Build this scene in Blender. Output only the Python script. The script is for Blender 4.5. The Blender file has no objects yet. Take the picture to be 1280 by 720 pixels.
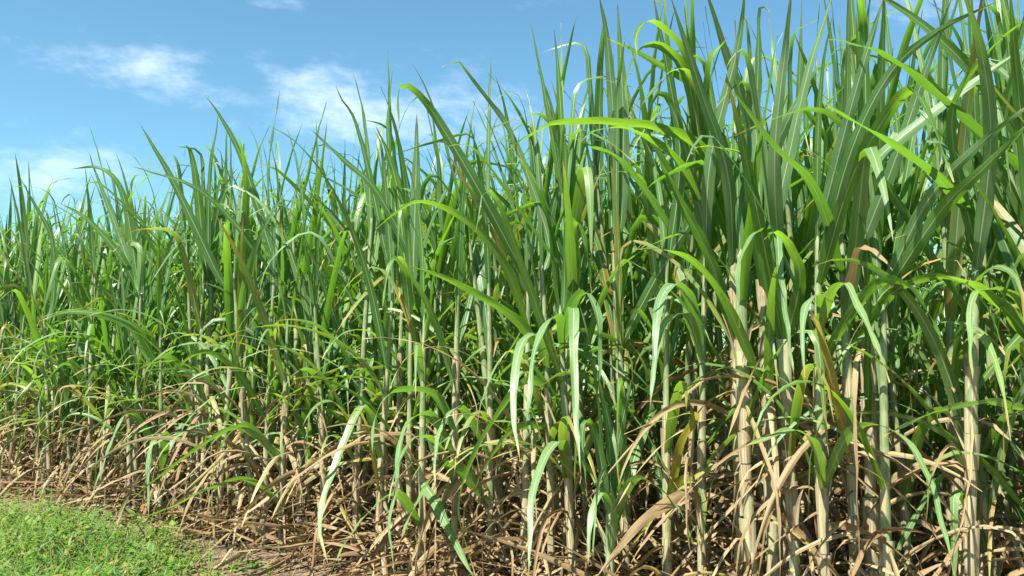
import bpy, math, random
import numpy as np
from mathutils import Vector

rng = np.random.default_rng(11)
R = random.Random(5)
sc = bpy.context.scene
col = sc.collection

# ------------------------------------------------------------------ camera
FPX = 1000.0
PITCH = math.atan(80 / FPX)
EYE = np.array([0, 0, 1.3])
cam = bpy.data.cameras.new('camera'); cam.lens = FPX / 1280 * 36; cam.sensor_width = 36
cam.clip_start = 0.05; cam.clip_end = 3000
co = bpy.data.objects.new('camera', cam); col.objects.link(co)
co.location = EYE; co.rotation_euler = (math.radians(90) + PITCH, 0, 0)
sc.camera = co
CP, SP = math.cos(PITCH), math.sin(PITCH)


def at(x, y, Y):
    """world point seen at photograph pixel x, y at distance Y"""
    a, b = (x - 640) / FPX, -(y - 360) / FPX
    d = np.array([a, CP - b * SP, SP + b * CP])
    return EYE + d * (Y / d[1])


# field edge: n.p = E0
U = np.array([-0.834, 0.551]); NRM = np.array([0.551, 0.834]); E0 = 4.36 * 0.834


def edge_depth(x):
    return 4.36 / (1 + 0.661 * (x - 640) / FPX)


EL, AZS = math.radians(58), math.radians(218)      # azimuth measured from +Y clockwise: behind the camera, to its left
SUN = np.array([math.sin(AZS) * math.cos(EL), math.cos(AZS) * math.cos(EL), math.sin(EL)])

# ------------------------------------------------------------------ materials
class NT:
    def __init__(s, name):
        s.m = bpy.data.materials.new(name); s.m.use_nodes = True
        s.t = s.m.node_tree; s.t.nodes.clear()
        s.out = s.n('ShaderNodeOutputMaterial')

    def n(s, typ, **kw):
        nd = s.t.nodes.new(typ)
        for k, v in kw.items():
            if hasattr(nd, k): setattr(nd, k, v)
        return nd

    def l(s, a, b): s.t.links.new(a, b)

    def math(s, op, a, b=None, c=None, clamp=False):
        nd = s.n('ShaderNodeMath', operation=op); nd.use_clamp = clamp
        for i, v in enumerate((a, b, c)):
            if v is None: continue
            if isinstance(v, (int, float)): nd.inputs[i].default_value = v
            else: s.l(v, nd.inputs[i])
        return nd.outputs[0]

    def mix(s, f, a, b, blend='MIX'):
        nd = s.n('ShaderNodeMix', data_type='RGBA', blend_type=blend)
        for i, v in ((0, f), (6, a), (7, b)):
            if isinstance(v, (int, float)): nd.inputs[i].default_value = v
            elif isinstance(v, tuple): nd.inputs[i].default_value = (*v, 1)
            else: s.l(v, nd.inputs[i])
        return nd.outputs[2]

    def ramp(s, v, a, b):
        nd = s.n('ShaderNodeMapRange', interpolation_type='SMOOTHSTEP')
        s.l(v, nd.inputs[0]); nd.inputs[1].default_value = a; nd.inputs[2].default_value = b
        return nd.outputs[0]

    def noise(s, vec, scale, detail=2, rough=0.5):
        nd = s.n('ShaderNodeTexNoise'); s.l(vec, nd.inputs['Vector'])
        nd.inputs['Scale'].default_value = scale; nd.inputs['Detail'].default_value = detail
        nd.inputs['Roughness'].default_value = rough
        return nd.outputs[0]

    def comb(s, x, y, z):
        nd = s.n('ShaderNodeCombineXYZ')
        for i, v in enumerate((x, y, z)):
            if isinstance(v, (int, float)): nd.inputs[i].default_value = v
            else: s.l(v, nd.inputs[i])
        return nd.outputs[0]

    def attrs(s):
        a = s.n('ShaderNodeAttribute', attribute_name='tint'); s.pale = a.outputs['Alpha']
        sp = s.n('ShaderNodeSeparateColor'); s.l(a.outputs['Color'], sp.inputs[0])
        uv = s.n('ShaderNodeUVMap', uv_map='uv')
        su = s.n('ShaderNodeSeparateXYZ'); s.l(uv.outputs[0], su.inputs[0])
        return sp.outputs[0], sp.outputs[1], sp.outputs[2], su.outputs[0], su.outputs[1]


def leaf_material(name, weed=False):
    k = NT(name)
    hue, dry, rnd, u, v = k.attrs()
    seed = k.math('MULTIPLY', rnd, 57.0)
    streak = k.noise(k.comb(k.math('MULTIPLY', u, 26.0), k.math('MULTIPLY', v, 1.6), seed), 1.0, 2, .6)
    patch = k.noise(k.comb(k.math('MULTIPLY', u, 2.2), k.math('MULTIPLY', v, 5.0), seed), 1.0, 4, .65)
    au = k.math('ABSOLUTE', k.math('SUBTRACT', u, 0.5))
    if weed:
        g = k.mix(hue, (0.035, 0.13, 0.015), (0.26, 0.33, 0.03))
        tg = k.mix(hue, (0.10, 0.34, 0.03), (0.32, 0.48, 0.05))
    else:
        g = k.mix(hue, (0.030, 0.118, 0.026), (0.088, 0.205, 0.012))
        g = k.mix(k.pale, g, k.mix(k.math('MULTIPLY', hue, 1.4, clamp=True), (0.19, 0.31, 0.165), (0.26, 0.35, 0.11)))
        tg = k.mix(hue, (0.13, 0.40, 0.012), (0.32, 0.58, 0.014))
        tg = k.mix(k.math('MULTIPLY', k.ramp(patch, .35, .65), .35), tg, (0.09, 0.20, 0.012))
    g = k.mix(k.math('MULTIPLY', k.ramp(streak, .42, .66), .55), g, (0.17, 0.27, 0.10))
    g = k.mix(k.math('MULTIPLY', k.ramp(streak, .5, .3), .4), g, (0.014, 0.045, 0.013))
    g = k.mix(k.math('MULTIPLY', k.ramp(patch, .48, .75), .28), g, (0.16, 0.25, 0.08))
    tg = k.mix(k.math('MULTIPLY', k.ramp(streak, .35, .7), .35), tg, (0.42, 0.58, 0.08))
    rib = k.math('SUBTRACT', 1.0, k.ramp(au, 0.02, 0.05))
    g = k.mix(k.math('MULTIPLY', rib, .85), g, (0.52, 0.58, 0.36))
    tg = k.mix(k.math('MULTIPLY', rib, .7), tg, (0.20, 0.30, 0.05))
    # ageing: yellow first, then straw
    e = k.math('ADD', k.math('ADD', dry, k.math('MULTIPLY', k.math('SUBTRACT', patch, .5), .75)),
               k.math('MULTIPLY', k.ramp(au, .3, .5), 0.10))
    yel = k.ramp(e, 0.30, 0.50)
    dr = k.ramp(e, 0.46, 0.60)
    yc = k.mix(k.ramp(patch, .45, .6), (0.36, 0.33, 0.05), (0.38, 0.20, 0.04))
    g = k.mix(yel, g, yc); tg = k.mix(yel, tg, (0.55, 0.45, 0.06))
    straw = k.mix(k.ramp(streak, .3, .7), (0.21, 0.125, 0.06), (0.58, 0.43, 0.25))
    straw = k.mix(k.math('MULTIPLY', hue, .7), straw, (0.20, 0.10, 0.04))
    straw = k.mix(k.math('MULTIPLY', k.ramp(patch, .5, .75), .5), straw, (0.16, 0.09, 0.05))
    spot = k.ramp(k.noise(k.comb(k.math('MULTIPLY', u, 9.0), k.math('MULTIPLY', v, 45.0), seed), 1.0, 2, .7), .70, .78)
    g = k.mix(k.math('MULTIPLY', spot, .75), g, (0.20, 0.12, 0.04))
    g = k.mix(dr, g, straw); tg = k.mix(dr, tg, k.mix(.5, straw, (0.5, .33, .15)))
    g = k.mix(1.0, g, (.82, .88, .82), 'MULTIPLY'); tg = k.mix(1.0, tg, (.86, .92, .9), 'MULTIPLY')
    p = k.n('ShaderNodeBsdfPrincipled')
    k.l(g, p.inputs['Base Color'])
    k.l(k.math('ADD', k.math('ADD', k.math('MULTIPLY', dr, .3), k.math('MULTIPLY', patch, .22)), .27 if not weed else .5), p.inputs['Roughness'])
    p.inputs['Specular IOR Level'].default_value = .5 if not weed else .3
    bmp = k.n('ShaderNodeBump'); bmp.inputs['Strength'].default_value = .35; bmp.inputs['Distance'].default_value = .002
    k.l(streak, bmp.inputs['Height']); k.l(bmp.outputs[0], p.inputs['Normal'])
    tr = k.n('ShaderNodeBsdfTranslucent'); k.l(tg, tr.inputs[0])
    mx = k.n('ShaderNodeMixShader')
    k.l(k.math('SUBTRACT', k.math('SUBTRACT', .46, k.math('MULTIPLY', dr, .26)), k.math('MULTIPLY', k.pale, .15)), mx.inputs[0])
    k.l(p.outputs[0], mx.inputs[1]); k.l(tr.outputs[0], mx.inputs[2]); k.l(mx.outputs[0], k.out.inputs[0])
    return k.m


def tube_material(name, kind):
    k = NT(name)
    hue, ring, rnd, u, v = k.attrs()
    seed = k.math('MULTIPLY', rnd, 57.0)
    streak = k.noise(k.comb(k.math('MULTIPLY', u, 22.0), k.math('MULTIPLY', v, 2.5), seed), 1.0, 3, .6)
    patch = k.noise(k.comb(k.math('MULTIPLY', u, 3.0), k.math('MULTIPLY', v, 7.0), seed), 1.0, 4, .6)
    if kind == 'cane':
        c = k.mix(k.ramp(patch, .35, .65), (0.22, 0.19, 0.21), (0.28, 0.27, 0.14))
        c = k.mix(k.math('MULTIPLY', k.ramp(streak, .5, .75), .6), c, (0.14, 0.10, 0.09))
        c = k.mix(ring, c, (0.42, 0.42, 0.12))
    elif kind == 'green':
        c = k.mix(k.ramp(patch, .3, .7), (0.13, 0.19, 0.06), (0.30, 0.35, 0.18))
        c = k.mix(k.math('MULTIPLY', k.ramp(streak, .45, .75), .5), c, (0.42, 0.46, 0.33))
        c = k.mix(k.math('MULTIPLY', k.ramp(k.math('ADD', k.math('MULTIPLY', hue, .6), patch), .72, .9), .9), c, (0.46, 0.35, 0.20))
        c = k.mix(ring, c, (0.28, 0.34, 0.10))
    else:
        k.pale
        c = k.mix(k.ramp(streak, .35, .7), (0.25, 0.17, 0.09), (0.58, 0.50, 0.33))
        c = k.mix(k.math('MULTIPLY', k.ramp(patch, .5, .7), .6), c, (0.30, 0.215, 0.125))
        c = k.mix(k.math('MULTIPLY', hue, k.ramp(patch, .4, .55)), c, (0.40, 0.42, 0.22))
    c = k.mix(1.0, c, (.78, .79, .76), 'MULTIPLY')
    p = k.n('ShaderNodeBsdfPrincipled'); k.l(c, p.inputs['Base Color'])
    p.inputs['Roughness'].default_value = .5 if kind != 'dry' else .75
    bmp = k.n('ShaderNodeBump'); bmp.inputs['Strength'].default_value = .5; bmp.inputs['Distance'].default_value = .003
    k.l(streak, bmp.inputs['Height']); k.l(bmp.outputs[0], p.inputs['Normal'])
    k.l(p.outputs[0], k.out.inputs[0])
    return k.m


def soil_material():
    k = NT('soil')
    g = k.n('ShaderNodeNewGeometry').outputs['Position']
    a = k.noise(g, 1.7, 4, .6); b = k.noise(g, 22.0, 5, .7); c3 = k.noise(g, 140.0, 2, .6)
    c = k.mix(k.ramp(a, .3, .7), (0.11, 0.075, 0.05), (0.19, 0.14, 0.09))
    c = k.mix(k.ramp(b, .35, .7), c, (0.25, 0.19, 0.125))
    c = k.mix(k.math('MULTIPLY', k.ramp(c3, .5, .7), .6), c, (0.08, 0.05, 0.035))
    p = k.n('ShaderNodeBsdfPrincipled'); k.l(c, p.inputs['Base Color']); p.inputs['Roughness'].default_value = .95
    p.inputs['Specular IOR Level'].default_value = .15
    bmp = k.n('ShaderNodeBump'); bmp.inputs['Strength'].default_value = .9; bmp.inputs['Distance'].default_value = .02
    k.l(k.math('ADD', b, k.math('MULTIPLY', c3, .3)), bmp.inputs['Height']); k.l(bmp.outputs[0], p.inputs['Normal'])
    k.l(p.outputs[0], k.out.inputs[0])
    return k.m


M = dict(leaf=leaf_material('cane_leaf'), weed=leaf_material('weed_leaf', True),
         cane=tube_material('cane_skin', 'cane'), green=tube_material('green_sheath', 'green'),
         dry=tube_material('dry_sheath', 'dry'), soil=soil_material())


# ------------------------------------------------------------------ mesh building (all quads)
class Q:
    def __init__(s): s.V, s.F, s.UV, s.T, s.n = [], [], [], [], 0

    def grid(s, P, uv, tint, closed=False):
        """P (rows, cols, 3)"""
        r, c = P.shape[:2]
        idx = np.arange(r * c).reshape(r, c) + s.n
        s.F.append(np.stack([idx[:-1, :-1], idx[:-1, 1:], idx[1:, 1:], idx[1:, :-1]], -1).reshape(-1, 4))
        s.V.append(P.reshape(-1, 3)); s.UV.append(uv.reshape(-1, 2))
        s.T.append(np.broadcast_to(tint, (r, c, 4)).reshape(-1, 4)); s.n += r * c

    def merge(s, o, mat=None, off=(0, 0, 0)):
        for V, F, UV, T in zip(o.V, o.F, o.UV, o.T):
            s.V.append(V if mat is None else V @ mat + off); s.UV.append(UV); s.T.append(T)
        for F in o.F: s.F.append(F + s.n)
        s.n += o.n

    def mesh(s, name, mat):
        V = np.concatenate(s.V).astype(np.float32); F = np.concatenate(s.F).astype(np.int32)
        UV = np.concatenate(s.UV).astype(np.float32); T = np.concatenate(s.T).astype(np.float32)
        me = bpy.data.meshes.new(name)
        me.vertices.add(len(V)); me.vertices.foreach_set('co', V.ravel())
        me.loops.add(F.size); me.loops.foreach_set('vertex_index', F.ravel())
        me.polygons.add(len(F)); me.polygons.foreach_set('loop_start', np.arange(0, F.size, 4, dtype=np.int32))
        me.polygons.foreach_set('use_smooth', np.ones(len(F), bool))
        u = me.uv_layers.new(name='uv'); u.data.foreach_set('uv', UV[F.ravel()].ravel())
        a = me.attributes.new('tint', 'FLOAT_COLOR', 'POINT')
        a.data.foreach_set('color', T.ravel())
        me.update(); me.materials.append(M[mat])
        return me


def link(name, me, parent=None, loc=None, **props):
    o = bpy.data.objects.new(name, me); col.objects.link(o)
    if parent is not None: o.parent = parent
    if loc is not None: o.location = [float(v) for v in loc]
    for k, v in props.items(): o[k] = v
    return o


def norm(a): return a / np.maximum(np.linalg.norm(a, axis=-1, keepdims=True), 1e-9)


PALE = [0.]
ACR = np.array([-1, -.5, 0, .5, 1.0])


def ribbon(q, P, S, W, hue, dry, fold=0.35, wave=0.003, cols=5):
    """a blade along P with side vectors S and half widths W; dry per point"""
    n = len(P); T = norm(np.gradient(P, axis=0))
    S = norm(S - T * (S * T).sum(1, keepdims=True)); N = np.cross(S, T)
    t = ACR if cols == 5 else np.array([-1, 0, 1.0])
    s = np.linspace(0, 1, n)
    f = (fold * (1 - .6 * s))[:, None]
    ph = rng.uniform(0, 6.28, 2); kf = rng.uniform(3, 7)
    wv = np.where(t[None] < 0, np.sin(kf * 6.28 * s[:, None] + ph[0]), np.sin(kf * 5.5 * s[:, None] + ph[1])) * wave * np.abs(t)[None] ** 2
    Wc = W[:, None]
    G = P[:, None] + S[:, None] * (Wc * t * np.cos(f))[..., None] + N[:, None] * (Wc * np.abs(t) * np.sin(f) + wv)[..., None]
    L = np.concatenate([[0], np.cumsum(np.linalg.norm(np.diff(P, axis=0), axis=1))])
    uv = np.stack([np.broadcast_to((t + 1) / 2, (n, len(t))), np.broadcast_to(L[:, None], (n, len(t)))], -1)
    tint = np.stack([np.full(n, hue), dry, np.full(n, rng.random()), np.full(n, PALE[0])], -1)[:, None]
    q.grid(G, uv, tint)


def wprof(s, W, tip=1.9):
    return W * (1 + .05 * np.sin(s * rng.uniform(8, 22) + rng.uniform(0, 6)) + .035 * rng.uniform(-1, 1, len(s))) * np.minimum(1, .5 + s / .22 * .5) * np.clip(1 - s ** tip, 0, 1) ** .95 + .0004


def blade(q, base, az, th0, bend, L, W, p=2.0, drift=0., kink=None, tw0=0., tw1=0., hue=.3, dry0=0., dtip=.35, n=17,
          fold=.35, wave=.003, floor=None, cols=5):
    s = np.linspace(0, 1, n)
    th = th0 + bend * s ** p
    if kink: th = th + kink[1] / (1 + np.exp(-(s - kink[0]) / .018))
    th = np.minimum(th, math.radians(176))
    a = az + drift * s
    d = np.stack([np.sin(th) * np.cos(a), np.sin(th) * np.sin(a), np.cos(th)], 1)
    step = L / (n - 1)
    P = np.concatenate([[np.zeros(3)], np.cumsum((d[1:] + d[:-1]) / 2 * step, 0)]) + base
    if floor is not None:
        low = P[:, 2] < floor
        P[low, 2] = floor + rng.random() * .02 + .006 * np.sin(np.arange(low.sum()))
    S0 = np.stack([-np.sin(a), np.cos(a), 0 * a], 1)
    T = norm(np.gradient(P, axis=0)); N0 = np.cross(S0, T)
    tw = (tw0 + tw1 * s)[:, None]
    S = S0 * np.cos(tw) + N0 * np.sin(tw)
    dry = dry0 + dtip * np.clip((s - .72) / .28, 0, 1) ** 1.5
    ribbon(q, P, S, wprof(s, W), hue, dry, fold, wave, cols)


def tube(q, path, r, hue, ring, sides=8, nz=None, rj=0.):
    n = len(path); a = np.linspace(0, 2 * np.pi, sides + 1)
    r = np.asarray(r)
    rr = r[:, None] * (1 + (rj * np.concatenate([(x := rng.uniform(-1, 1, sides)), x[:1]]))[None])
    G = path[:, None] + np.stack([np.cos(a)[None] * rr, np.sin(a)[None] * rr, 0 * rr], -1)
    L = path[:, 2]
    uv = np.stack([np.broadcast_to(a / 6.2832, (n, sides + 1)), np.broadcast_to(L[:, None], (n, sides + 1))], -1)
    tint = np.stack([np.broadcast_to(hue, (n,)), np.broadcast_to(ring, (n,)), np.full(n, rng.random()), np.zeros(n)], -1)[:, None]
    q.grid(G, uv, tint)


# ------------------------------------------------------------------ sugarcane
class Cane:
    """parameters of one stalk: base at the origin"""
    def __init__(s, H=None, lean=None, r=None):
        s.H = H or rng.uniform(1.6, 2.2)
        l = rng.normal(0, .075, 2) if lean is None else np.array(lean)
        c = rng.normal(0, .012, 2)
        s.l, s.c = l, c
        s.r = r or rng.uniform(.0135, .0185)
        s.green = rng.uniform(.45, 1.0) * min(1, s.H / 1.5)                 # height where the green sheaths start
        s.bare = rng.uniform(.05, .35) * min(1, s.green / .6)

    def pt(s, z):
        z = np.asarray(z, float)
        return np.stack([s.l[0] * z + s.c[0] * z * z, s.l[1] * z + s.c[1] * z * z, z], -1)


def cane_stem(c, sides=8):
    q = Q(); zs, rr, rg = [], [], []
    z = -0.03
    while z < c.green + .05:
        step = rng.uniform(.09, .14)
        for f, k, g in ((0, 1.0, 0), (.86, .97, 0), (.90, 1.12, .9), (.95, 1.10, 1), (.985, 1.0, .2)):
            zs.append(z + step * f); rr.append(c.r * k); rg.append(g)
        z += step
    tube(q, c.pt(np.array(zs)), rr, .5, np.array(rg), sides)
    return q


def cane_sheaths(c, kind, sides=8, strips=True):
    q = Q()
    z, top = (c.green - .03, c.H) if kind == 'green' else (c.bare, max(c.green + rng.uniform(.0, .45) * (c.H - c.green), c.bare + .15))
    while z < top - .05:
        step = rng.uniform(.10, .16); L = step * (rng.uniform(1.15, 1.5) if kind == 'green' else rng.uniform(.9, 1.6))
        zz = np.linspace(z, min(z + L, top + .05), 5)
        if kind == 'green':
            k = (1.22 - .75 * max(0, (z - c.green)) / (c.H - c.green + .1))
            r = c.r * k * np.array([1.02, 1.10, 1.08, 1.03, .94 if z + step < top - .05 else .15]); rj = .06
        else:
            r = c.r * np.array([1.10, 1.18, 1.25, 1.30, 1.38]) * rng.uniform(.92, 1.2); rj = .2
        tube(q, c.pt(zz), r, rng.random() ** 2 * (max(0, 1 - .9 * (z - c.green) / (c.H - c.green + .05)) if kind == 'green' else 1), np.array([.8, 0, 0, 0, 0.]) if kind == 'green' else 0., sides, rj=rj)
        z += step
    if kind == 'dry' and strips:                       # torn strips standing off the stalk
        for i in range(rng.integers(2, 5)):
            z0 = rng.uniform(.15, c.green + .1)
            blade(q, c.pt(z0) + [0, 0, 0], rng.uniform(0, 6.28), rng.uniform(.05, .3), rng.uniform(-.1, 1.2), rng.uniform(.15, .4),
                  rng.uniform(.008, .018), n=8, tw0=rng.uniform(-1, 1), tw1=rng.uniform(-2, 2), hue=rng.random() * .4, fold=.8, floor=.01)
    return q


def green_leaf_specs(c, n=None, rank=None):
    """procedural blades, youngest first"""
    az0 = rng.uniform(0, 6.283) if rank is None else rank
    n = n or int(rng.integers(9, 13)); out = []
    for i in range(n):
        f = i / (n - 1)
        z = c.H - .03 - (c.H + .02 - min(max(c.green * .9, .5), c.H * .6)) * f ** 1.25
        az = az0 + math.pi * (i % 2) + rng.normal(0, .5)
        if f < .28:
            th0, bend, p = rng.uniform(.02, .24), rng.choice([.1, .3, .6, 1.6]) * rng.uniform(.5, 1.2), 3.0; L = rng.uniform(.8, 1.25); W = rng.uniform(.016, .027)
        elif f < .65:
            th0, bend, p = rng.uniform(.14, .42), rng.uniform(.2, 1.7), rng.uniform(1.6, 3.2); L = rng.uniform(1.05, 1.45); W = rng.uniform(.022, .036)
            if rng.random() < .45: th0, bend = rng.uniform(.3, .8), rng.uniform(.0, .6)
        else:
            th0, bend, p = rng.uniform(.25, .65), rng.uniform(.5, 2.5), rng.uniform(1.3, 2.6); L = rng.uniform(.8, 1.25); W = rng.uniform(.015, .027)
        kink = None
        if rng.random() < .45: kink = (rng.uniform(.45, .92), rng.uniform(.8, 2.3))
        out.append(dict(z=z, az=az, th0=th0, bend=bend, p=p, L=L, W=W, kink=kink, drift=rng.normal(0, .25), tw0=rng.normal(0, .35),
                        tw1=rng.normal(0, .8), hue=float(np.clip(rng.beta(1.6, 2.6) + (.1 if f > .6 else 0), 0, 1)),
                        dry0=float(rng.choice([0, 0, 0, .12, .25, .36])) * (f > .45) + (.12 if f > .8 else 0),
                        dtip=rng.uniform(.1, .6), fold=rng.uniform(.15, .5), pale=float(rng.beta(1.1, 2.0))))
    return out


def dry_leaf_specs(c, n=None):
    out = []
    for i in range(n or int(rng.integers(7, 12))):
        z = rng.uniform(.15, c.green + .15)
        hang = rng.random()
        if hang < .55:    th0, bend, p = rng.uniform(.3, .9), rng.uniform(1.8, 2.5), rng.uniform(.22, .5)
        elif hang < .75:  th0, bend, p = rng.uniform(1.6, 2.7), rng.uniform(.0, .5), 1.0
        else:             th0, bend, p = rng.uniform(.4, 1.1), rng.uniform(1.0, 1.9), rng.uniform(.8, 1.6)
        out.append(dict(z=z, az=rng.uniform(0, 6.283), th0=th0, bend=bend, p=p,
                        L=rng.uniform(.5, 1.15), W=rng.uniform(.007, .021), drift=rng.normal(0, .35), tw0=rng.normal(0, .8),
                        tw1=rng.normal(0, 1.5), kink=(rng.uniform(.3, .7), rng.uniform(.4, 1.2)) if rng.random() < .25 else None,
                        hue=rng.random() ** 1.2 * 1.15, dry0=rng.uniform(.54, 1), dtip=0, fold=rng.uniform(.2, .9), wave=.004, floor=.012))
    return out


def do_blade(q, c, sp, n=17, cols=5):
    sp = dict(sp); z = sp.pop('z'); PALE[0] = sp.pop('pale', 0)
    blade(q, c.pt(z), n=n, cols=cols, **sp)


G_FRONT = 'sugarcane plants along the front rows of the field'
G_BACK = 'sugarcane plants deeper inside the field'


def plant_root(base, label, group=None):
    o = link('sugarcane_plant', None, None, (base[0], base[1], 0), label=label, category='sugarcane')
    o.empty_display_size = .1
    if group: o['group'] = group
    return o


def hang_specs(c, n):
    out = []
    for i in range(n):
        z = min(rng.uniform(.5, 1.3), c.H * .9)
        out.append(dict(z=z, az=math.radians(-123) + rng.normal(0, .9), th0=rng.uniform(.35, .8), bend=rng.uniform(1.7, 2.5), p=rng.uniform(.8, 1.5),
                        L=rng.uniform(.7, 1.3), W=rng.uniform(.014, .024), kink=None, drift=rng.normal(0, .2), tw0=rng.normal(0, .25), tw1=rng.normal(0, .5),
                        hue=rng.uniform(.1, .7), dry0=float(rng.choice([0, .08, .18, .3])), dtip=rng.uniform(.2, .6), fold=rng.uniform(.1, .35),
                        pale=rng.uniform(.4, 1), floor=.02))
    return out


def build_plant(base, label, group, c=None, ngreen=None, ndry=None, rank=None, nhang=0):
    c = c or Cane(); root = plant_root(base, label, group)
    link('stalk', cane_stem(c).mesh('stalk', 'cane'), root)
    link('green_sheath', cane_sheaths(c, 'green').mesh('green_sheath', 'green'), root)
    ds = link('dry_sheath', cane_sheaths(c, 'dry', strips=False).mesh('dry_sheath', 'dry'), root)
    for i in range(int(rng.integers(2, 5))):
        q = Q()
        blade(q, c.pt(rng.uniform(.12, c.green + .1)), rng.uniform(0, 6.28), rng.uniform(.05, .3), rng.uniform(-.1, 1.2), rng.uniform(.15, .45),
              rng.uniform(.008, .02), n=9, tw0=rng.uniform(-1, 1), tw1=rng.uniform(-2, 2), hue=rng.random() * .4, fold=.8, floor=.01)
        link('torn_strip', q.mesh('torn_strip', 'dry'), ds)
    if ngreen != 0:
        for sp in green_leaf_specs(c, ngreen, rank) + hang_specs(c, nhang):
            q = Q(); do_blade(q, c, sp); link('leaf_blade', q.mesh('leaf_blade', 'leaf'), root)
    for sp in dry_leaf_specs(c, ndry):
        q = Q(); do_blade(q, c, sp, 12); link('dead_leaf', q.mesh('dead_leaf', 'leaf'), root)
    return root, c


# ---- hero plants: stalks seen in the photograph (pixel column at the base, distance in front of the row, height, label)
PRE = 'sugarcane plant '
HERO = [
    (12, .0, 1.6, 'sugarcane plant at the far left end of the front row, above the green weeds'),
    (62, .1, 1.55, 'sugarcane plant behind the weeds with pale leaves arching down to the left'),
    (112, .05, 1.7, 'sugarcane plant by the weeds with a slim dark blade bent over at its tip'),
    (168, .0, 1.75, 'sugarcane plant with a wide light green blade sloping up left, far left'),
    (200, .1, 1.6, 'sugarcane plant with a level yellow-green leaf and a pale leaf hanging over the weeds'),
    (250, .0, 1.8, 'sugarcane plant whose short broad sunlit blade stands like a paddle against the sky'),
    (272, .15, 1.75, 'sugarcane plant with a broad dark blade slanting up left to a sharp tip'),
    (330, .05, 1.9, 'sugarcane plant with the tallest thin spear tips left of the second cloud'),
    (350, .2, 1.5, 'sugarcane plant with long thin low leaves reaching down left onto the weeds'),
    (405, .0, 1.6, 'sugarcane plant by the bare soil patch with green leaves close to the ground'),
    (470, .1, 1.7, 'sugarcane plant with a pale leaf hanging in a long bow beside the bare soil'),
    (512, .0, 1.7, 'sugarcane plant with a broad bright upright blade in front of the second cloud'),
    (528, .15, 1.5, 'sugarcane plant with two pale leaves drooping side by side over the straw left of centre'),
    (568, .1, 1.6, 'sugarcane plant with a blue-grey bare stalk and pale leaves fanning down at centre left'),
    (612, .0, 1.9, 'sugarcane plant with a slender straight spear rising beside the long slanting blade'),
    (655, .1, 1.75, 'sugarcane plant carrying the long wide blade slanting up left across the second cloud'),
    (690, .05, 1.7, 'sugarcane plant with a bright level leaf pointing left at mid height in the centre'),
    (718, .15, 1.5, 'sugarcane plant with a flat pale leaf hanging straight down like a strap at centre'),
    (765, .35, .55, 'young low sugarcane shoot with short upright green leaves growing from the straw'),
    (784, .0, 1.9, 'sugarcane plant with a smooth pale grey-green stalk right of centre and tall grey blades'),
    (835, .1, 1.7, 'sugarcane plant with pale leaves looping over and hanging down right of centre'),
    (878, .15, 1.85, 'sugarcane plant with several bright leaves arching over to the left under the top edge'),
    (930, .0, 1.95, 'sugarcane plant with the very long yellow-green leaf arching level to the left'),
    (946, .22, 1.7, 'sugarcane plant with a slim straw-wrapped stalk just left of the thickest stalk'),
    (984, .02, 1.8, 'sugarcane plant with a straw-wrapped stalk squeezed behind the two brightest stalks'),
    (1094, .05, 1.7, 'sugarcane plant with a mottled straw stalk right of the rust brown folded leaf'),
    (970, .1, 1.9, 'sugarcane plant with a thick straw-coloured stalk and a folded bright leaf on top'),
    (998, .2, 1.7, 'sugarcane plant with a pale green and straw stalk beside the thickest stalk'),
    (1036, .25, 1.8, 'sugarcane plant with the big sunlit leaf folded over with a white-green hanging tip'),
    (1072, .1, 1.8, 'sugarcane plant with pale narrow leaf tips hanging in curves and a rust brown folded leaf'),
    (1112, .2, 1.5, 'sugarcane plant with a broad ribbed blade rising to the right edge and crossing others'),
    (1216, .1, 1.9, 'sugarcane plant near the right edge with a dark blade slanting to the upper left'),
    (1292, .0, 1.9, 'sugarcane plant at the right edge with a pale strap leaf hanging beside it'),
]
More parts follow.
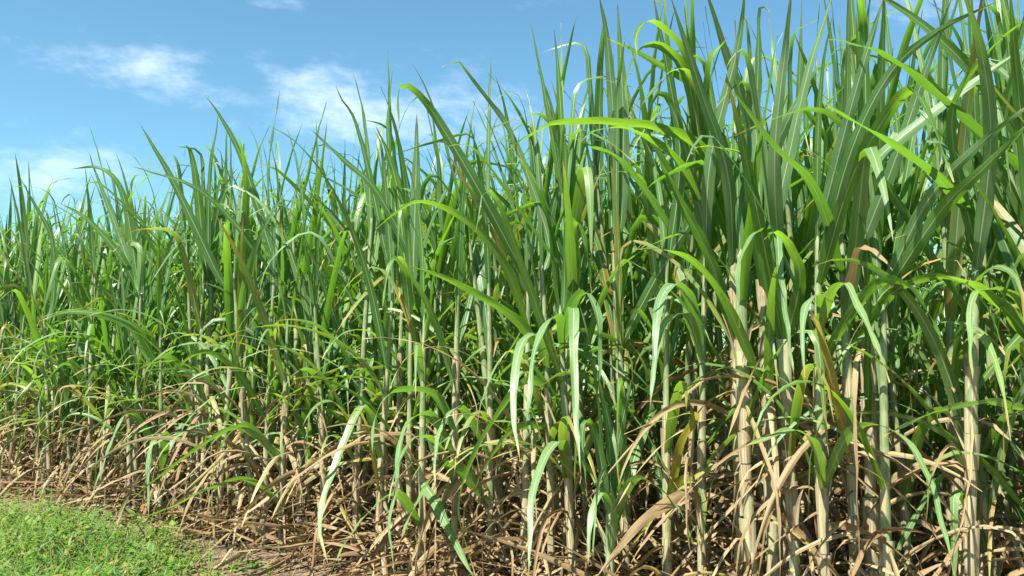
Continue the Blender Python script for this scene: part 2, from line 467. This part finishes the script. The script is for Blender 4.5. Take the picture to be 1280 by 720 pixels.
# hero leaves: (width px, hue, dry, facing angle, toward-camera reach m, [pixels root..tip])
HL = [
    (24, .1, 0, .2, .5, [(1216, 330), (1238, 180), (1226, 60), (1200, -20)]),
    (20, .5, 0, .2, .4, [(1292, 330), (1280, 180), (1268, 60), (1262, -20)]),
    (18, .1, 0, .3, .4, [(970, 330), (985, 200), (1010, 90), (1045, -20)]),
    (19, .1, 0, .2, .4, [(998, 330), (968, 200), (982, 60), (990, -20)]),
    (18, .0, 0, .3, .4, [(930, 300), (940, 180), (905, 60), (880, -20)]),
    (16, .1, 0, .3, .4, [(878, 300), (888, 200), (922, 60), (932, -20)]),
    (15, .3, 0, .3, .3, [(835, 330), (850, 200), (835, 90), (815, -10)]),
    (18, .2, 0, .4, .6, [(1036, 330), (1060, 200), (1110, 95), (1170, 40), (1250, 0)]),
    (18, .1, 0, .4, .5, [(1112, 340), (1160, 250), (1225, 180), (1295, 125)]),
    (16, .3, 0, .4, .5, [(1216, 300), (1190, 150), (1240, 60), (1290, 20)]),
    (16, .1, 0, .3, .4, [(930, 320), (960, 215), (985, 150), (1030, 70)]),
    (16, .1, 0, .4, .6, [(1072, 330), (1020, 240), (975, 190), (900, 95)]),
    (15, .2, 0, .4, .5, [(930, 420), (890, 330), (850, 250), (820, 190)]),
    (15, .2, 0, .4, .5, [(784, 420), (830, 330), (880, 255), (935, 190)]),
    (11, .2, 0, .3, .1, [(262, 345), (240, 275), (210, 215), (173, 152)]),
    (13, .8, 0, .2, .1, [(250, 300), (247, 240), (240, 196), (233, 181), (230, 196)]),
    (8, .1, 0, .3, .1, [(160, 330), (140, 270), (118, 212), (112, 192)]),
    (10, .7, 0, .3, .1, [(165, 310), (158, 260), (145, 225), (122, 209), (90, 211)]),
    (10, .7, 0, .3, .2, [(170, 360), (150, 320), (110, 275), (73, 253)]),
    (7, .3, 0, .5, .2, [(75, 350), (65, 300), (40, 250), (26, 223)]),
    (7, .4, 0, .4, .3, [(332, 335), (290, 275), (240, 232), (165, 208)]),
    (6, .2, 0, .2, .0, [(258, 300), (262, 220), (270, 165), (273, 140)]),
    (10, .2, 0, .4, .1, [(325, 270), (303, 200), (275, 145), (256, 119)]),
    (6, .2, 0, .5, .0, [(330, 300), (335, 215), (342, 160), (350, 113)]),
    (12, .3, 0, .4, .2, [(512, 292), (470, 238), (430, 200), (389, 162)]),
    (15, .75, .05, .2, .1, [(502, 330), (497, 240), (484, 190), (470, 158)]),
    (9, .3, 0, .4, .1, [(474, 280), (455, 190), (440, 143), (427, 124), (419, 106)]),
    (8, .3, 0, .3, .0, [(490, 230), (485, 170), (487, 120), (490, 88)]),
    (17, .25, 0, .3, .3, [(650, 340), (600, 240), (550, 155), (522, 116), (503, 106), (498, 125), (499, 160)]),
    (14, .1, 0, .3, .1, [(518, 320), (520, 210), (521, 140)]),
    (10, .15, 0, .4, .2, [(690, 260), (640, 170), (600, 112), (580, 85), (570, 77), (553, 83)]),
    (6, .1, 0, .2, .0, [(609, 250), (611, 150), (614, 60)]),
    (12, .8, 0, .3, .5, [(655, 400), (635, 340), (600, 290), (560, 262), (525, 252), (500, 262), (470, 286)]),
    (13, .6, 0, .4, .5, [(690, 445), (650, 405), (600, 370), (550, 345), (510, 332)]),
    (11, .7, 0, .2, .4, [(513, 400), (508, 350), (502, 328), (494, 323), (485, 340), (478, 385)]),
    (17, .8, 0, .4, .6, [(930, 260), (880, 190), (830, 162), (770, 153), (700, 153), (665, 167), (635, 188)]),
    (13, .7, 0, .4, .6, [(878, 250), (850, 205), (810, 172), (775, 160), (745, 163), (725, 178)]),
    (11, .1, 0, .5, .6, [(840, 250), (780, 205), (740, 183), (705, 168)]),
    (15, .1, 0, .3, .2, [(782, 260), (779, 150), (775, 60), (772, 5)]),
    (17, .0, 0, .3, .2, [(772, 160), (760, 60), (748, -10)]),
    (16, .8, 0, .3, .5, [(878, 160), (860, 80), (830, 35), (808, 27), (795, 45), (797, 75)]),
    (15, .75, 0, .3, .6, [(878, 170), (860, 100), (830, 60), (808, 58), (790, 75), (783, 110), (786, 150)]),
    (10, .7, 0, .4, .5, [(878, 150), (865, 100), (842, 88), (820, 108), (797, 138)]),
    (17, .1, 0, .4, .5, [(938, 330), (910, 220), (875, 110), (838, -5)]),
    (12, .8, 0, .3, .4, [(878, 120), (885, 85), (897, 62), (909, 48)]),
    (13, .2, 0, .2, .2, [(935, 230), (945, 130), (948, 50), (950, 8), (962, 15)]),
    (22, .85, 0, .2, .7, [(1030, 345), (1060, 235), (1095, 165), (1125, 122), (1141, 113), (1155, 130), (1175, 180), (1192, 228)]),
    (19, .15, 0, .5, .6, [(1292, 215), (1200, 140), (1120, 75), (1070, 55), (1036, 49)]),
    (17, .1, 0, .5, .5, [(1038, 275), (1090, 205), (1180, 130), (1268, 68), (1300, 50)]),
    (19, .0, 0, .3, .5, [(1075, 345), (1115, 210), (1160, 80), (1192, -8)]),
    (16, .0, 0, .3, .3, [(1032, 260), (1065, 130), (1105, -5)]),
    (15, .2, 0, .4, .7, [(1216, 262), (1160, 212), (1090, 165), (1033, 131)]),
    (23, .55, 0, .3, .6, [(1112, 355), (1175, 265), (1230, 210), (1295, 145)]),
    (11, .9, .8, .3, .6, [(1070, 365), (1067, 335), (1072, 312), (1086, 311), (1102, 322), (1116, 338)]),
    (17, .7, 0, .2, .4, [(998, 420), (1000, 350), (985, 305), (968, 290), (955, 300)]),
    (10, .2, .1, .3, .7, [(970, 300), (970, 292), (974, 330), (984, 410), (993, 478)]),
    (12, .5, .12, .3, .9, [(1036, 405), (1038, 370), (1056, 354), (1075, 388), (1095, 430), (1112, 478)]),
    (13, .7, .0, .3, .9, [(1040, 440), (1075, 375), (1110, 350), (1140, 362), (1165, 400), (1181, 435)]),
    (13, .7, .0, .3, .7, [(1072, 430), (1110, 372), (1150, 350), (1185, 348), (1225, 372), (1255, 435)]),
    (10, .1, .05, .3, .7, [(1034, 385), (1025, 370), (1008, 382), (1003, 420), (1006, 475)]),
    (12, .5, .1, .3, .7, [(1292, 410), (1270, 372), (1235, 362), (1215, 375), (1213, 430), (1216, 475)]),
    (20, .7, 0, .3, .5, [(1292, 420), (1260, 390), (1215, 355), (1180, 345)]),
    (15, .4, .1, .2, .9, [(1020, 600), (1060, 545), (1100, 532), (1140, 560), (1165, 610), (1180, 665), (1193, 718)]),
    (14, .5, .22, .3, .7, [(1034, 600), (1020, 560), (995, 538), (965, 545), (922, 562)]),
    (11, .3, .05, .5, .8, [(1300, 498), (1240, 503), (1170, 515), (1105, 545)]),
    (15, .1, .05, .3, .8, [(878, 420), (862, 375), (845, 355), (828, 370), (820, 410), (817, 485)]),
    (13, .1, .05, .3, .9, [(880, 440), (862, 400), (845, 394), (828, 410), (819, 450), (812, 515)]),
    (14, .6, 0, .4, .6, [(968, 485), (910, 385), (870, 330), (830, 312), (790, 312)]),
    (12, .15, .05, .3, .6, [(968, 320), (960, 291), (938, 298), (923, 340), (925, 410)]),
    (17, .7, 0, .2, .4, [(722, 375), (718, 320), (713, 284), (722, 278), (732, 310), (740, 365)]),
    (14, .2, .05, .3, .6, [(712, 420), (716, 380), (733, 366), (746, 390), (750, 440), (748, 492)]),
    (13, .3, .1, .2, .9, [(716, 420), (713, 392), (717, 388), (717, 430), (720, 520), (726, 595)]),
    (12, .2, .1, .3, .8, [(715, 430), (700, 398), (684, 405), (668, 440), (662, 500), (655, 545)]),
    (13, .3, .1, .3, .9, [(690, 450), (675, 421), (655, 425), (645, 460), (642, 520), (650, 575)]),
    (12, .2, .1, .3, .7, [(570, 530), (545, 495), (505, 487), (480, 500), (467, 535), (466, 590)]),
    (12, .3, .15, .3, .9, [(568, 560), (540, 521), (515, 524), (500, 555), (497, 600), (487, 660), (494, 722)]),
    (11, .3, .1, .3, .8, [(612, 560), (580, 513), (560, 520), (546, 555), (543, 610)]),
    (12, .5, .15, .3, .9, [(470, 570), (460, 510), (442, 525), (420, 580), (404, 625), (400, 665), (410, 705)]),
    (16, .3, .1, .3, 1.0, [(690, 470), (655, 478), (612, 535), (582, 595), (575, 650), (596, 722)]),
    (11, .3, .1, .3, .8, [(690, 520), (645, 535), (612, 575), (590, 618)]),
    (16, .4, .2, .2, .8, [(600, 620), (570, 583), (545, 592), (522, 628), (506, 660), (497, 688)]),
    (14, .3, .1, .4, .7, [(524, 590), (545, 628), (570, 680), (597, 730)]),
    (12, .5, .15, .3, .8, [(528, 650), (497, 618), (462, 640), (430, 682), (412, 720)]),
    (12, .3, .05, .2, .4, [(766, 690), (765, 640), (755, 616), (744, 628), (737, 660), (735, 710)]),
    (12, .4, .1, .3, .6, [(768, 650), (790, 602), (820, 608), (850, 640), (870, 690)]),
    (11, .5, .35, .2, .5, [(835, 640), (852, 603), (868, 602), (880, 635), (876, 700)]),
    (12, .2, 0, .3, .1, [(766, 640), (772, 560), (790, 470)]),
    (11, .2, 0, .3, .2, [(765, 640), (750, 570), (736, 526), (728, 545), (734, 620)]),
    (10, .2, 0, .3, .1, [(766, 650), (762, 560), (745, 455)]),
    (14, .2, .08, .3, .9, [(718, 570), (700, 552), (680, 575), (665, 625), (661, 722)]),
    (9, .3, .1, .3, .5, [(168, 530), (155, 500), (136, 520), (122, 570), (117, 640)]),
    (9, .3, .12, .3, .6, [(200, 560), (165, 517), (145, 540), (126, 590), (112, 625)]),
    (10, .2, .05, .3, .5, [(112, 490), (90, 456), (65, 468), (50, 500), (50, 545)]),
    (8, .2, .05, .3, .5, [(250, 490), (215, 448), (190, 460), (176, 500)]),
    (8, .5, .1, .4, .7, [(350, 560), (300, 535), (255, 555), (200, 595), (160, 628)]),
    (11, .4, .1, .3, .6, [(200, 590), (207, 547), (194, 548), (186, 580), (186, 650)]),
    (9, .4, .1, .3, .7, [(350, 570), (312, 534), (285, 545), (267, 590), (266, 640), (270, 678)]),
    (9, .3, .15, .3, .4, [(62, 560), (48, 524), (32, 540), (22, 580), (24, 640)]),
    (11, .85, .02, .4, .5, [(200, 455), (170, 412), (125, 393), (85, 390), (50, 401)]),
    (8, .6, .05, .4, .5, [(330, 520), (300, 470), (262, 440), (230, 452), (205, 490)]),
    (9, .5, .1, .3, .8, [(350, 620), (310, 600), (265, 610), (200, 640), (150, 655)]),
    (12, .9, .42, .4, .6, [(835, 640), (850, 560), (870, 520), (840, 522), (780, 542)]),
    (15, .6, .95, .4, .7, [(878, 600), (850, 620), (800, 655), (745, 722)]),
]


def catmull(C, n=26):
    C = np.array(C); C = np.vstack([2 * C[0] - C[1], C, 2 * C[-1] - C[-2]])
    m = len(C) - 3; out = []
    for i in range(m):
        p0, p1, p2, p3 = C[i:i + 4]
        for t in np.linspace(0, 1, 12, endpoint=(i == m - 1)):
            out.append(.5 * ((2 * p1) + (p2 - p0) * t + (2 * p0 - 5 * p1 + 4 * p2 - p3) * t * t + (3 * p1 - p0 - 3 * p2 + p3) * t ** 3))
    out = np.array(out)
    L = np.concatenate([[0], np.cumsum(np.linalg.norm(np.diff(out, axis=0), axis=1))])
    s = np.linspace(0, L[-1], n)
    return np.stack([np.interp(s, L, out[:, k]) for k in range(3)], 1)


heroes = []
for (x, fwd, H, label) in HERO:
    Y = edge_depth(x) - fwd
    b = at(x, 440 + 1.3 * FPX / Y, Y); b[2] = 0
    c = Cane(H=H, lean=rng.normal(0, .02, 2), r=.018 if x > 900 else .0155)
    if x == 765: c.green = .25; c.bare = .02
    if x == 784: c.green = .5
    if x in (930, 946, 970, 984, 1094): c.green = 1.3; c.r = .021
    if x in (998, 1072): c.green = 1.0
    n = 0
    root, c = build_plant(b, label, None, c, ngreen=(4 if x in (946, 984, 1094) else 5 if H > 1 else 4), ndry=13 if H > 1 else 2, nhang=1 if H > 1 and x < 900 else 0)
    heroes.append((x, Y, b, c, root))

for (w, hue, dry, face, reach, pts) in HL:
    rx = pts[0][0]
    x, Y, b, c, root = min(heroes, key=lambda h: abs(h[0] - rx) + (0 if h[3].H > 1 or pts[0][1] > 600 else 999))
    # join the stalk at the height of the root pixel or at the top of the sheaths
    z = at(rx, pts[0][1], Y)[2]
    zj = min(max(z - .05, .1), c.H)
    C = [c.pt(zj) + b]
    if z > c.H + .05: C.append((C[0] * .45 + at(*pts[0], Y) * .55))
    pp = pts[1:]
    m = len(pp)
    for i, (px, py) in enumerate(pp):
        f = (i + 1) / m
        C.append(at(px, py, max(Y - reach * f ** .8, 1.6)))
    P = catmull(C); P[:, 2] = np.maximum(P[:, 2], .012)
    T = norm(np.gradient(P, axis=0))
    V = norm(P[len(P) // 3] - EYE)
    S0 = norm(np.cross(T[0], V)); N0 = norm(np.cross(S0, T[0])); best = None
    for sg in (-1, 1):
        S = [S0 * math.cos(face * sg) + N0 * math.sin(face * sg)]
        for i in range(1, len(P)):
            s = S[-1] - T[i] * S[-1].dot(T[i]); S.append(s / np.linalg.norm(s))
        S = np.array(S); lit = np.abs(np.cross(S, T) @ SUN)[len(P) // 3:].mean()
        if best is None or lit > best[0]: best = (lit, S)
    S = best[1]
    s = np.linspace(0, 1, len(P))
    tw = (rng.normal(0, .35) * s)[:, None]; S = S * np.cos(tw) + np.cross(S, T) * np.sin(tw)
    W = wprof(s, min(w, 10 + w * .35) * .5 * (Y - reach * .45) / FPX * 1.10, 2.5)
    PALE[0] = .85 if w <= 16 and hue <= .5 and dry > 0 else rng.uniform(.45, .9) if hue <= .15 else rng.uniform(0, .2)
    q = Q(); ribbon(q, P - b, S, W, hue, dry + .45 * np.clip((s - .8) / .2, 0, 1) ** 1.5, fold=.3, wave=.004)
    link('dead_leaf' if dry > .6 else 'leaf_blade', q.mesh('leaf_blade', 'leaf'), root)

# ---- procedural plants in rows
rows = []
for k, D in enumerate([.18, .55, 1.05, 1.6, 2.2, 2.9, 3.7, 4.6, 5.6]):
    off = E0 + D
    # extents along the row by the frame's side rays
    def inter(a):   # ray x = a*Y on the line n.p = off -> coordinate along U
        Yy = off / (NRM[0] * a + NRM[1]); p = np.array([a * Yy, Yy]); return float(p @ U)
    t0, t1 = inter(.86), inter(-.80)
    step = [.14, .14, .15, .16, .20, .23, .26, .30, .32][k]
    t = t0
    while t < t1:
        p = NRM * (off + rng.normal(0, .10 + .03 * k)) + U * (t + rng.normal(0, .05))
        if NRM @ p > E0 + .02: rows.append((k, p))
        t += step * rng.uniform(.6, 1.4)
print('row plants', len(rows))

front = [r for r in rows if r[0] <= 1 and abs(r[1][0] / r[1][1]) < .70]
rest = [r for r in rows if not (r[0] <= 1 and abs(r[1][0] / r[1][1]) < .70)]
LF = 'tall sugarcane plant in the crowded front rows, hung with green blades and straw'
LB = 'sugarcane plant deeper in the field, partly hidden behind the front rows'
for k, p in front:
    right = p[0] / p[1] > .12
    gap = .25 < p[0] / p[1] < .49          # the stretch where bare stalks stand in view
    if gap and k == 0 and rng.random() < .25: continue
    short = rng.random() < (0 if gap else .42 if k == 0 else .34)
    H = rng.uniform(.6, 1.25) if short else rng.uniform(1.85, 2.35) if right else rng.uniform(1.8, 2.25) if p[0] / p[1] > -.04 else rng.uniform(1.75, 2.15) if p[0] / p[1] > -.2 else None
    build_plant(p, LF, G_FRONT, Cane(H=H), ngreen=int(rng.integers(11, 15) if right and not short else rng.integers(9, 14)),
                ndry=int(rng.integers(4, 7) if short else rng.integers(8, 13)), nhang=0 if gap else int(rng.integers(1, 4)) if k == 0 else int(rng.integers(0, 2)))

# variants for the rest
variants = []
for i in range(26):
    c = Cane(H=rng.uniform(1.75, 2.3))
    qs, qg, qd, ql, qx = cane_stem(c, 6), cane_sheaths(c, 'green', 6), cane_sheaths(c, 'dry', 6), Q(), Q()
    for sp in green_leaf_specs(c, int(rng.integers(12, 16))): do_blade(ql, c, sp, 13, 3)
    for sp in dry_leaf_specs(c): do_blade(qx, c, sp, 9, 3)
    variants.append(dict(q=(('stalk', 'cane', qs), ('green_sheath', 'green', qg), ('dry_sheath', 'dry', qd), ('leaf_crown', 'leaf', ql), ('dead_leaf_skirt', 'leaf', qx))))
for v in variants: v['me'] = [(n, q.mesh(n, m)) for n, m, q in v['q']]

rest.sort(key=lambda r: r[1][1] + (50 if abs(r[1][0] / r[1][1]) > .66 else 0))
nind = 300 - sum(o.name.startswith('sugarcane_plant') for o in col.objects)
far = {m: Q() for m in ('cane', 'green', 'dry', 'leaf')}
for i, (k, p) in enumerate(rest):
    v = variants[int(rng.integers(len(variants)))]
    a = rng.uniform(0, 6.283); s = rng.uniform(.94, 1.08)
    if i < nind:
        root = plant_root(p, LB, G_BACK); root.rotation_euler = (0, 0, a); root.scale = (s, s, s)
        for n, me in v['me']: link(n, me, root)
    else:
        mt = (np.array([[math.cos(a), -math.sin(a), 0], [math.sin(a), math.cos(a), 0], [0, 0, 1]]) * s).T
        for n, m, q in v['q']:
            far[m].merge(q, mt, np.array([p[0], p[1], 0]))
print('front', len(front), 'rest', len(rest), 'ind', nind)
# one mesh, four materials
F = Q(); mi = []
for j, m in enumerate(('cane', 'green', 'dry', 'leaf')):
    mi += [j] * sum(len(f) for f in far[m].F); F.merge(far[m])
me = F.mesh('cane_thicket', 'cane')
for m in ('green', 'dry', 'leaf'): me.materials.append(M[m])
me.polygons.foreach_set('material_index', np.array(mi, np.int32))
link('cane_thicket', me, kind='stuff', label='mass of sugarcane filling the inside of the field behind the rows', category='sugarcane')

# ------------------------------------------------------------------ leaf litter
q = Q()
for i in range(2000):
    D = abs(rng.normal(0, 1.0)) - .25 if i > 900 else rng.uniform(-.30, .35)
    off = E0 + D
    a = rng.uniform(-.72, .8); Yy = off / (NRM[0] * a + NRM[1]); p = np.array([a * Yy, Yy, 0])
    if a < -.33 and D < -.08 and rng.random() < .8: continue
    z = rng.uniform(0.005, .26) * max(0, min(1, (D + .45) / .35))
    th = rng.uniform(1.0, 1.6)
    blade(q, p + [0, 0, z], rng.uniform(0, 6.283), th, rng.uniform(0, .9), rng.uniform(.2, 1.0), rng.uniform(.006, .017),
          p=rng.uniform(.6, 1.5), drift=rng.normal(0, .8), tw0=rng.normal(0, .7), tw1=rng.normal(0, 2), hue=rng.uniform(.4, 1.4), dry0=rng.uniform(.62, 1),
          dtip=0, n=9, fold=rng.uniform(.1, .9), wave=.004, floor=.008, cols=3)
link('leaf_litter', q.mesh('leaf_litter', 'leaf'), kind='stuff', label='dead cane leaves strewn over the soil under the plants', category='leaf litter')

# ------------------------------------------------------------------ weeds
def weedy(px, py):
    """how far inside the weed patch (ground pixel), 0..1"""
    lim = 633 + 0.18 * px + 7 * math.sin(px * .05) + 5 * math.sin(px * .13 + 1)
    return min(1, max(0, (py - lim + 6) / 26)) * min(1, max(0, (440 - px) / 120))

wv = []
PW = []
tries = 0
while len(PW) < 10500 and tries < 120000:
    tries += 1
    Y = rng.uniform(3.6, 7.4); X = rng.uniform(-.80, .0) * Y
    px = 640 + FPX * X / Y; py = 440 + 1300 / Y
    k = weedy(px, py) * (1 if px < 130 else min(1, max(.0, .75 + .5 * math.sin(X * 9 + Y * 5) * math.cos(Y * 11 - X * 4) + (200 - px) / 260)))
    if rng.random() < k * (.35 + .65 * (px < 230)): PW.append((X, Y, k))
for X, Y, k in PW:
    hmax = (.05 + .25 * k * (0.6 + .4 * math.sin(X * 3.1) * math.cos(Y * 4.3))) * (1 if X / Y < -.42 else .45)
    hgt = hmax * rng.uniform(.3, 1.1) + .01
    hue0 = np.clip(rng.normal(.5 + .3 * math.sin(X * 5 + 1) * math.cos(Y * 6 + X * 3), .3), 0, 1)
    q0 = np.array([X, Y, 0])
    # little stem with leaves round it
    az = rng.uniform(0, 6.28); tilt = rng.uniform(0, .8)
    ex = q0 + [hgt * math.tan(tilt) * math.cos(az), hgt * math.tan(tilt) * math.sin(az), hgt]
    kindr = rng.random()
    nl = rng.integers(3, 6)
    for j in range(nl):
        f = (j + 1) / nl; b = q0 * (1 - f) + ex * f
        wv.append((b, rng.uniform(0, 6.28), rng.uniform(.5, 1.5), rng.uniform(.012, .034) * (2.2 if kindr < .14 else 1), rng.uniform(.18, .36), hue0, .0 if rng.random() > .03 else .5))
q = Q()
B = np.array([w[0] for w in wv]); AZ = np.array([w[1] for w in wv]); TH = np.array([w[2] for w in wv]); LL = np.array([w[3] for w in wv])
RA = np.array([w[4] for w in wv]); HU = np.array([w[5] for w in wv]); DR = np.array([w[6] for w in wv])
n = len(wv)
fs = np.array([0, .3, .65, 1.0]); ww = np.array([.15, 1, .8, .05])
G = np.zeros((n, 4, 3, 3)); z0 = np.zeros((n, 3))
pos = B.copy()
for i in range(4):
    th = TH + .5 * fs[i]
    d = np.stack([np.sin(th) * np.cos(AZ), np.sin(th) * np.sin(AZ), np.cos(th)], 1)
    if i: pos = pos + d * (LL * (fs[i] - fs[i - 1]))[:, None]
    S = np.stack([-np.sin(AZ), np.cos(AZ), 0 * AZ], 1); N = np.cross(S, d)
    for j, t in enumerate((-1, 0, 1)):
        G[:, i, j] = pos + S * (t * ww[i] * RA * LL)[:, None] + N * (abs(t) * .3 * RA * LL * ww[i])[:, None]
idx = np.arange(n * 12).reshape(n, 4, 3)
Fq = np.stack([idx[:, :-1, :-1], idx[:, :-1, 1:], idx[:, 1:, 1:], idx[:, 1:, :-1]], -1).reshape(-1, 4)
q.V = [G.reshape(-1, 3)]; q.F = [Fq]; q.n = n * 12
uv = np.zeros((n, 4, 3, 2)); uv[..., 0] = np.array([0, .5, 1]); uv[..., 1] = fs[None, :, None] * .05
q.UV = [uv.reshape(-1, 2)]
tt = np.stack([HU, DR, rng.random(n), 0 * HU], 1)[:, None, None] * np.ones((1, 4, 3, 1)); q.T = [tt.reshape(-1, 4)]
for X, Y, k in PW[:1500]:                                # grass blades among the weeds
    for j in range(3):
        blade(q, np.array([X + rng.normal(0, .02), Y + rng.normal(0, .02), 0.01]), rng.uniform(0, 6.28), rng.uniform(.1, .8), rng.uniform(.3, 1.3),
              rng.uniform(.08, .30) * (.5 + .6 * k), rng.uniform(.0015, .004), n=6, cols=3, hue=rng.uniform(.3, .9), dry0=0 if rng.random() > .2 else .7, dtip=.2, fold=.3, wave=0)
for i in range(520):                                    # broader grass leaves and dry stems
    X, Y, k = PW[int(rng.integers(len(PW)))]
    if k < .6 or X / Y > -.40: continue
    blade(q, np.array([X, Y, .03]), rng.uniform(0, 6.28), rng.uniform(.3, 1.1), rng.uniform(.3, 1.2), rng.uniform(.15, .32), rng.uniform(.004, .010), n=9, cols=3,
          hue=rng.uniform(.1, .6), dry0=0 if rng.random() > .15 else .8, dtip=.2, fold=.4, wave=.002)
link('weeds', q.mesh('weeds', 'weed'), kind='stuff', label='bright green creeping weeds and grass at the field edge', category='weeds')

# thin grass at the foot of the straw
q = Q()
for i in range(420):
    px = rng.uniform(180, 900); Y = edge_depth(px) - rng.uniform(.2, .75)
    b = at(px, 440 + 1300 / Y, Y); b[2] = 0
    blade(q, b, rng.uniform(0, 6.28), rng.uniform(.1, 1), rng.uniform(.2, 1.2), rng.uniform(.05, .16), rng.uniform(.001, .003), n=6, cols=3,
          hue=rng.uniform(.3, 1), dry0=0 if rng.random() > .45 else .8, dtip=.3, fold=.3, wave=0)
link('grass', q.mesh('grass', 'weed'), kind='stuff', label='thin short grass on the bare soil before the straw', category='grass')

# ------------------------------------------------------------------ ground
n = 260
g = np.linspace(-1, 1, n); w = np.sinh(g * 6.0) / math.sinh(6.0)
X, Y = np.meshgrid(w * 1500 - 1, w * 1500 + 5)
r2 = np.exp(-((X + 1) ** 2 + (Y - 5) ** 2) / 120)
Z = r2 * (.012 * np.sin(X * 3.1 + 1) * np.cos(Y * 2.7) + .010 * np.sin(X * 7.3 + Y * 5.1) + .006 * np.sin(X * 17 - Y * 13)) - .012
me = bpy.data.meshes.new('soil')
V = np.stack([X, Y, Z], -1).reshape(-1, 3).astype(np.float32)
idx = np.arange(n * n).reshape(n, n)
Fq = np.stack([idx[:-1, :-1], idx[:-1, 1:], idx[1:, 1:], idx[1:, :-1]], -1).reshape(-1, 4)
me.vertices.add(len(V)); me.vertices.foreach_set('co', V.ravel()); me.loops.add(Fq.size)
me.loops.foreach_set('vertex_index', Fq.ravel().astype(np.int32)); me.polygons.add(len(Fq))
me.polygons.foreach_set('loop_start', np.arange(0, Fq.size, 4, dtype=np.int32)); me.update(); me.materials.append(M['soil'])
link('ground', me, kind='structure', label='brown crumbly soil of the field')

# ------------------------------------------------------------------ light and sky
L = bpy.data.lights.new('sun', 'SUN'); L.energy = 5.0; L.angle = math.radians(.5); L.color = (1, .955, .88)
lo = bpy.data.objects.new('sun', L); col.objects.link(lo)
lo.rotation_euler = Vector(SUN).to_track_quat('Z', 'Y').to_euler()

wd = bpy.data.worlds.new('World'); sc.world = wd; wd.use_nodes = True
k = NT.__new__(NT); k.t = wd.node_tree; k.t.nodes.clear()
out = k.n('ShaderNodeOutputWorld')
sky = k.n('ShaderNodeTexSky', sky_type='NISHITA'); sky.sun_disc = False
sky.sun_elevation = EL; sky.sun_rotation = AZS; sky.air_density = 1.0; sky.dust_density = .6; sky.ozone_density = 2.0
tc = k.n('ShaderNodeTexCoord').outputs['Generated']
sp = k.n('ShaderNodeSeparateXYZ'); k.l(tc, sp.inputs[0])
inv = k.math('DIVIDE', 1.0, k.math('MAXIMUM', sp.outputs[1], .15))
gx = k.math('MULTIPLY', sp.outputs[0], inv); gz = k.math('MULTIPLY', sp.outputs[2], inv)
vec = k.comb(k.math('MULTIPLY', k.math('ADD', gx, k.math('MULTIPLY', gz, .5)), 5.0), k.math('MULTIPLY', gz, 10.0), 3.7)
n1 = k.noise(vec, 1.6, 8, .62)
n2 = k.noise(vec, 5.0, 6, .6)
nn = k.math('ADD', k.math('MULTIPLY', n1, .65), k.math('MULTIPLY', n2, .35))
tot = None
for (cx, cy, rx, ry, rot, amp) in [(195, 92, 155, 42, 9, 1), (440, 135, 190, 62, 8, 1.0), (70, 215, 170, 65, 0, .8), (340, 4, 70, 16, 0, .6),
                                   (1160, 15, 130, 45, 0, .7), (700, 2, 80, 20, 0, .6), (300, 250, 160, 40, 0, .4), (560, 125, 140, 70, 0, .75)]:
    d = at(cx, cy, 1.0) - EYE; x0, z0 = d[0], d[2]
    dx = k.math('SUBTRACT', gx, float(x0)); dz = k.math('SUBTRACT', gz, float(z0))
    c_, s_ = math.cos(math.radians(rot)), math.sin(math.radians(rot))
    a = k.math('DIVIDE', k.math('SUBTRACT', k.math('MULTIPLY', dx, c_), k.math('MULTIPLY', dz, s_)), rx / FPX)
    b = k.math('DIVIDE', k.math('ADD', k.math('MULTIPLY', dx, s_), k.math('MULTIPLY', dz, c_)), ry / FPX)
    e = k.math('ADD', k.math('MULTIPLY', a, a), k.math('MULTIPLY', b, b))
    m = k.math('MULTIPLY', k.math('POWER', 2.718, k.math('MULTIPLY', e, -1.0)), amp)
    tot = m if tot is None else k.math('MAXIMUM', tot, m)
dens = k.ramp(k.math('ADD', k.math('MULTIPLY', tot, .50), k.math('MULTIPLY', k.math('SUBTRACT', nn, .5), 1.4)), .18, .84)
skc = k.mix(1.0, sky.outputs[0], (.92, 1.36, 1.31), 'MULTIPLY')
cl = k.mix(k.math('MULTIPLY', dens, .74), skc, (8.6, 9.7, 11.0))
bg = k.n('ShaderNodeBackground'); k.l(cl, bg.inputs[0]); bg.inputs[1].default_value = .053
k.l(bg.outputs[0], out.inputs[0])

sc.view_settings.view_transform = 'Standard'; sc.view_settings.look = 'None'; sc.view_settings.gamma = 1
sc.view_settings.exposure = 1.55
sc.render.engine = 'CYCLES'
sc.cycles.max_bounces = 8; sc.cycles.diffuse_bounces = 4; sc.cycles.transmission_bounces = 6; sc.cycles.transparent_max_bounces = 4
sc.cycles.use_denoising = True
sc.cycles.caustics_reflective = False; sc.cycles.caustics_refractive = False
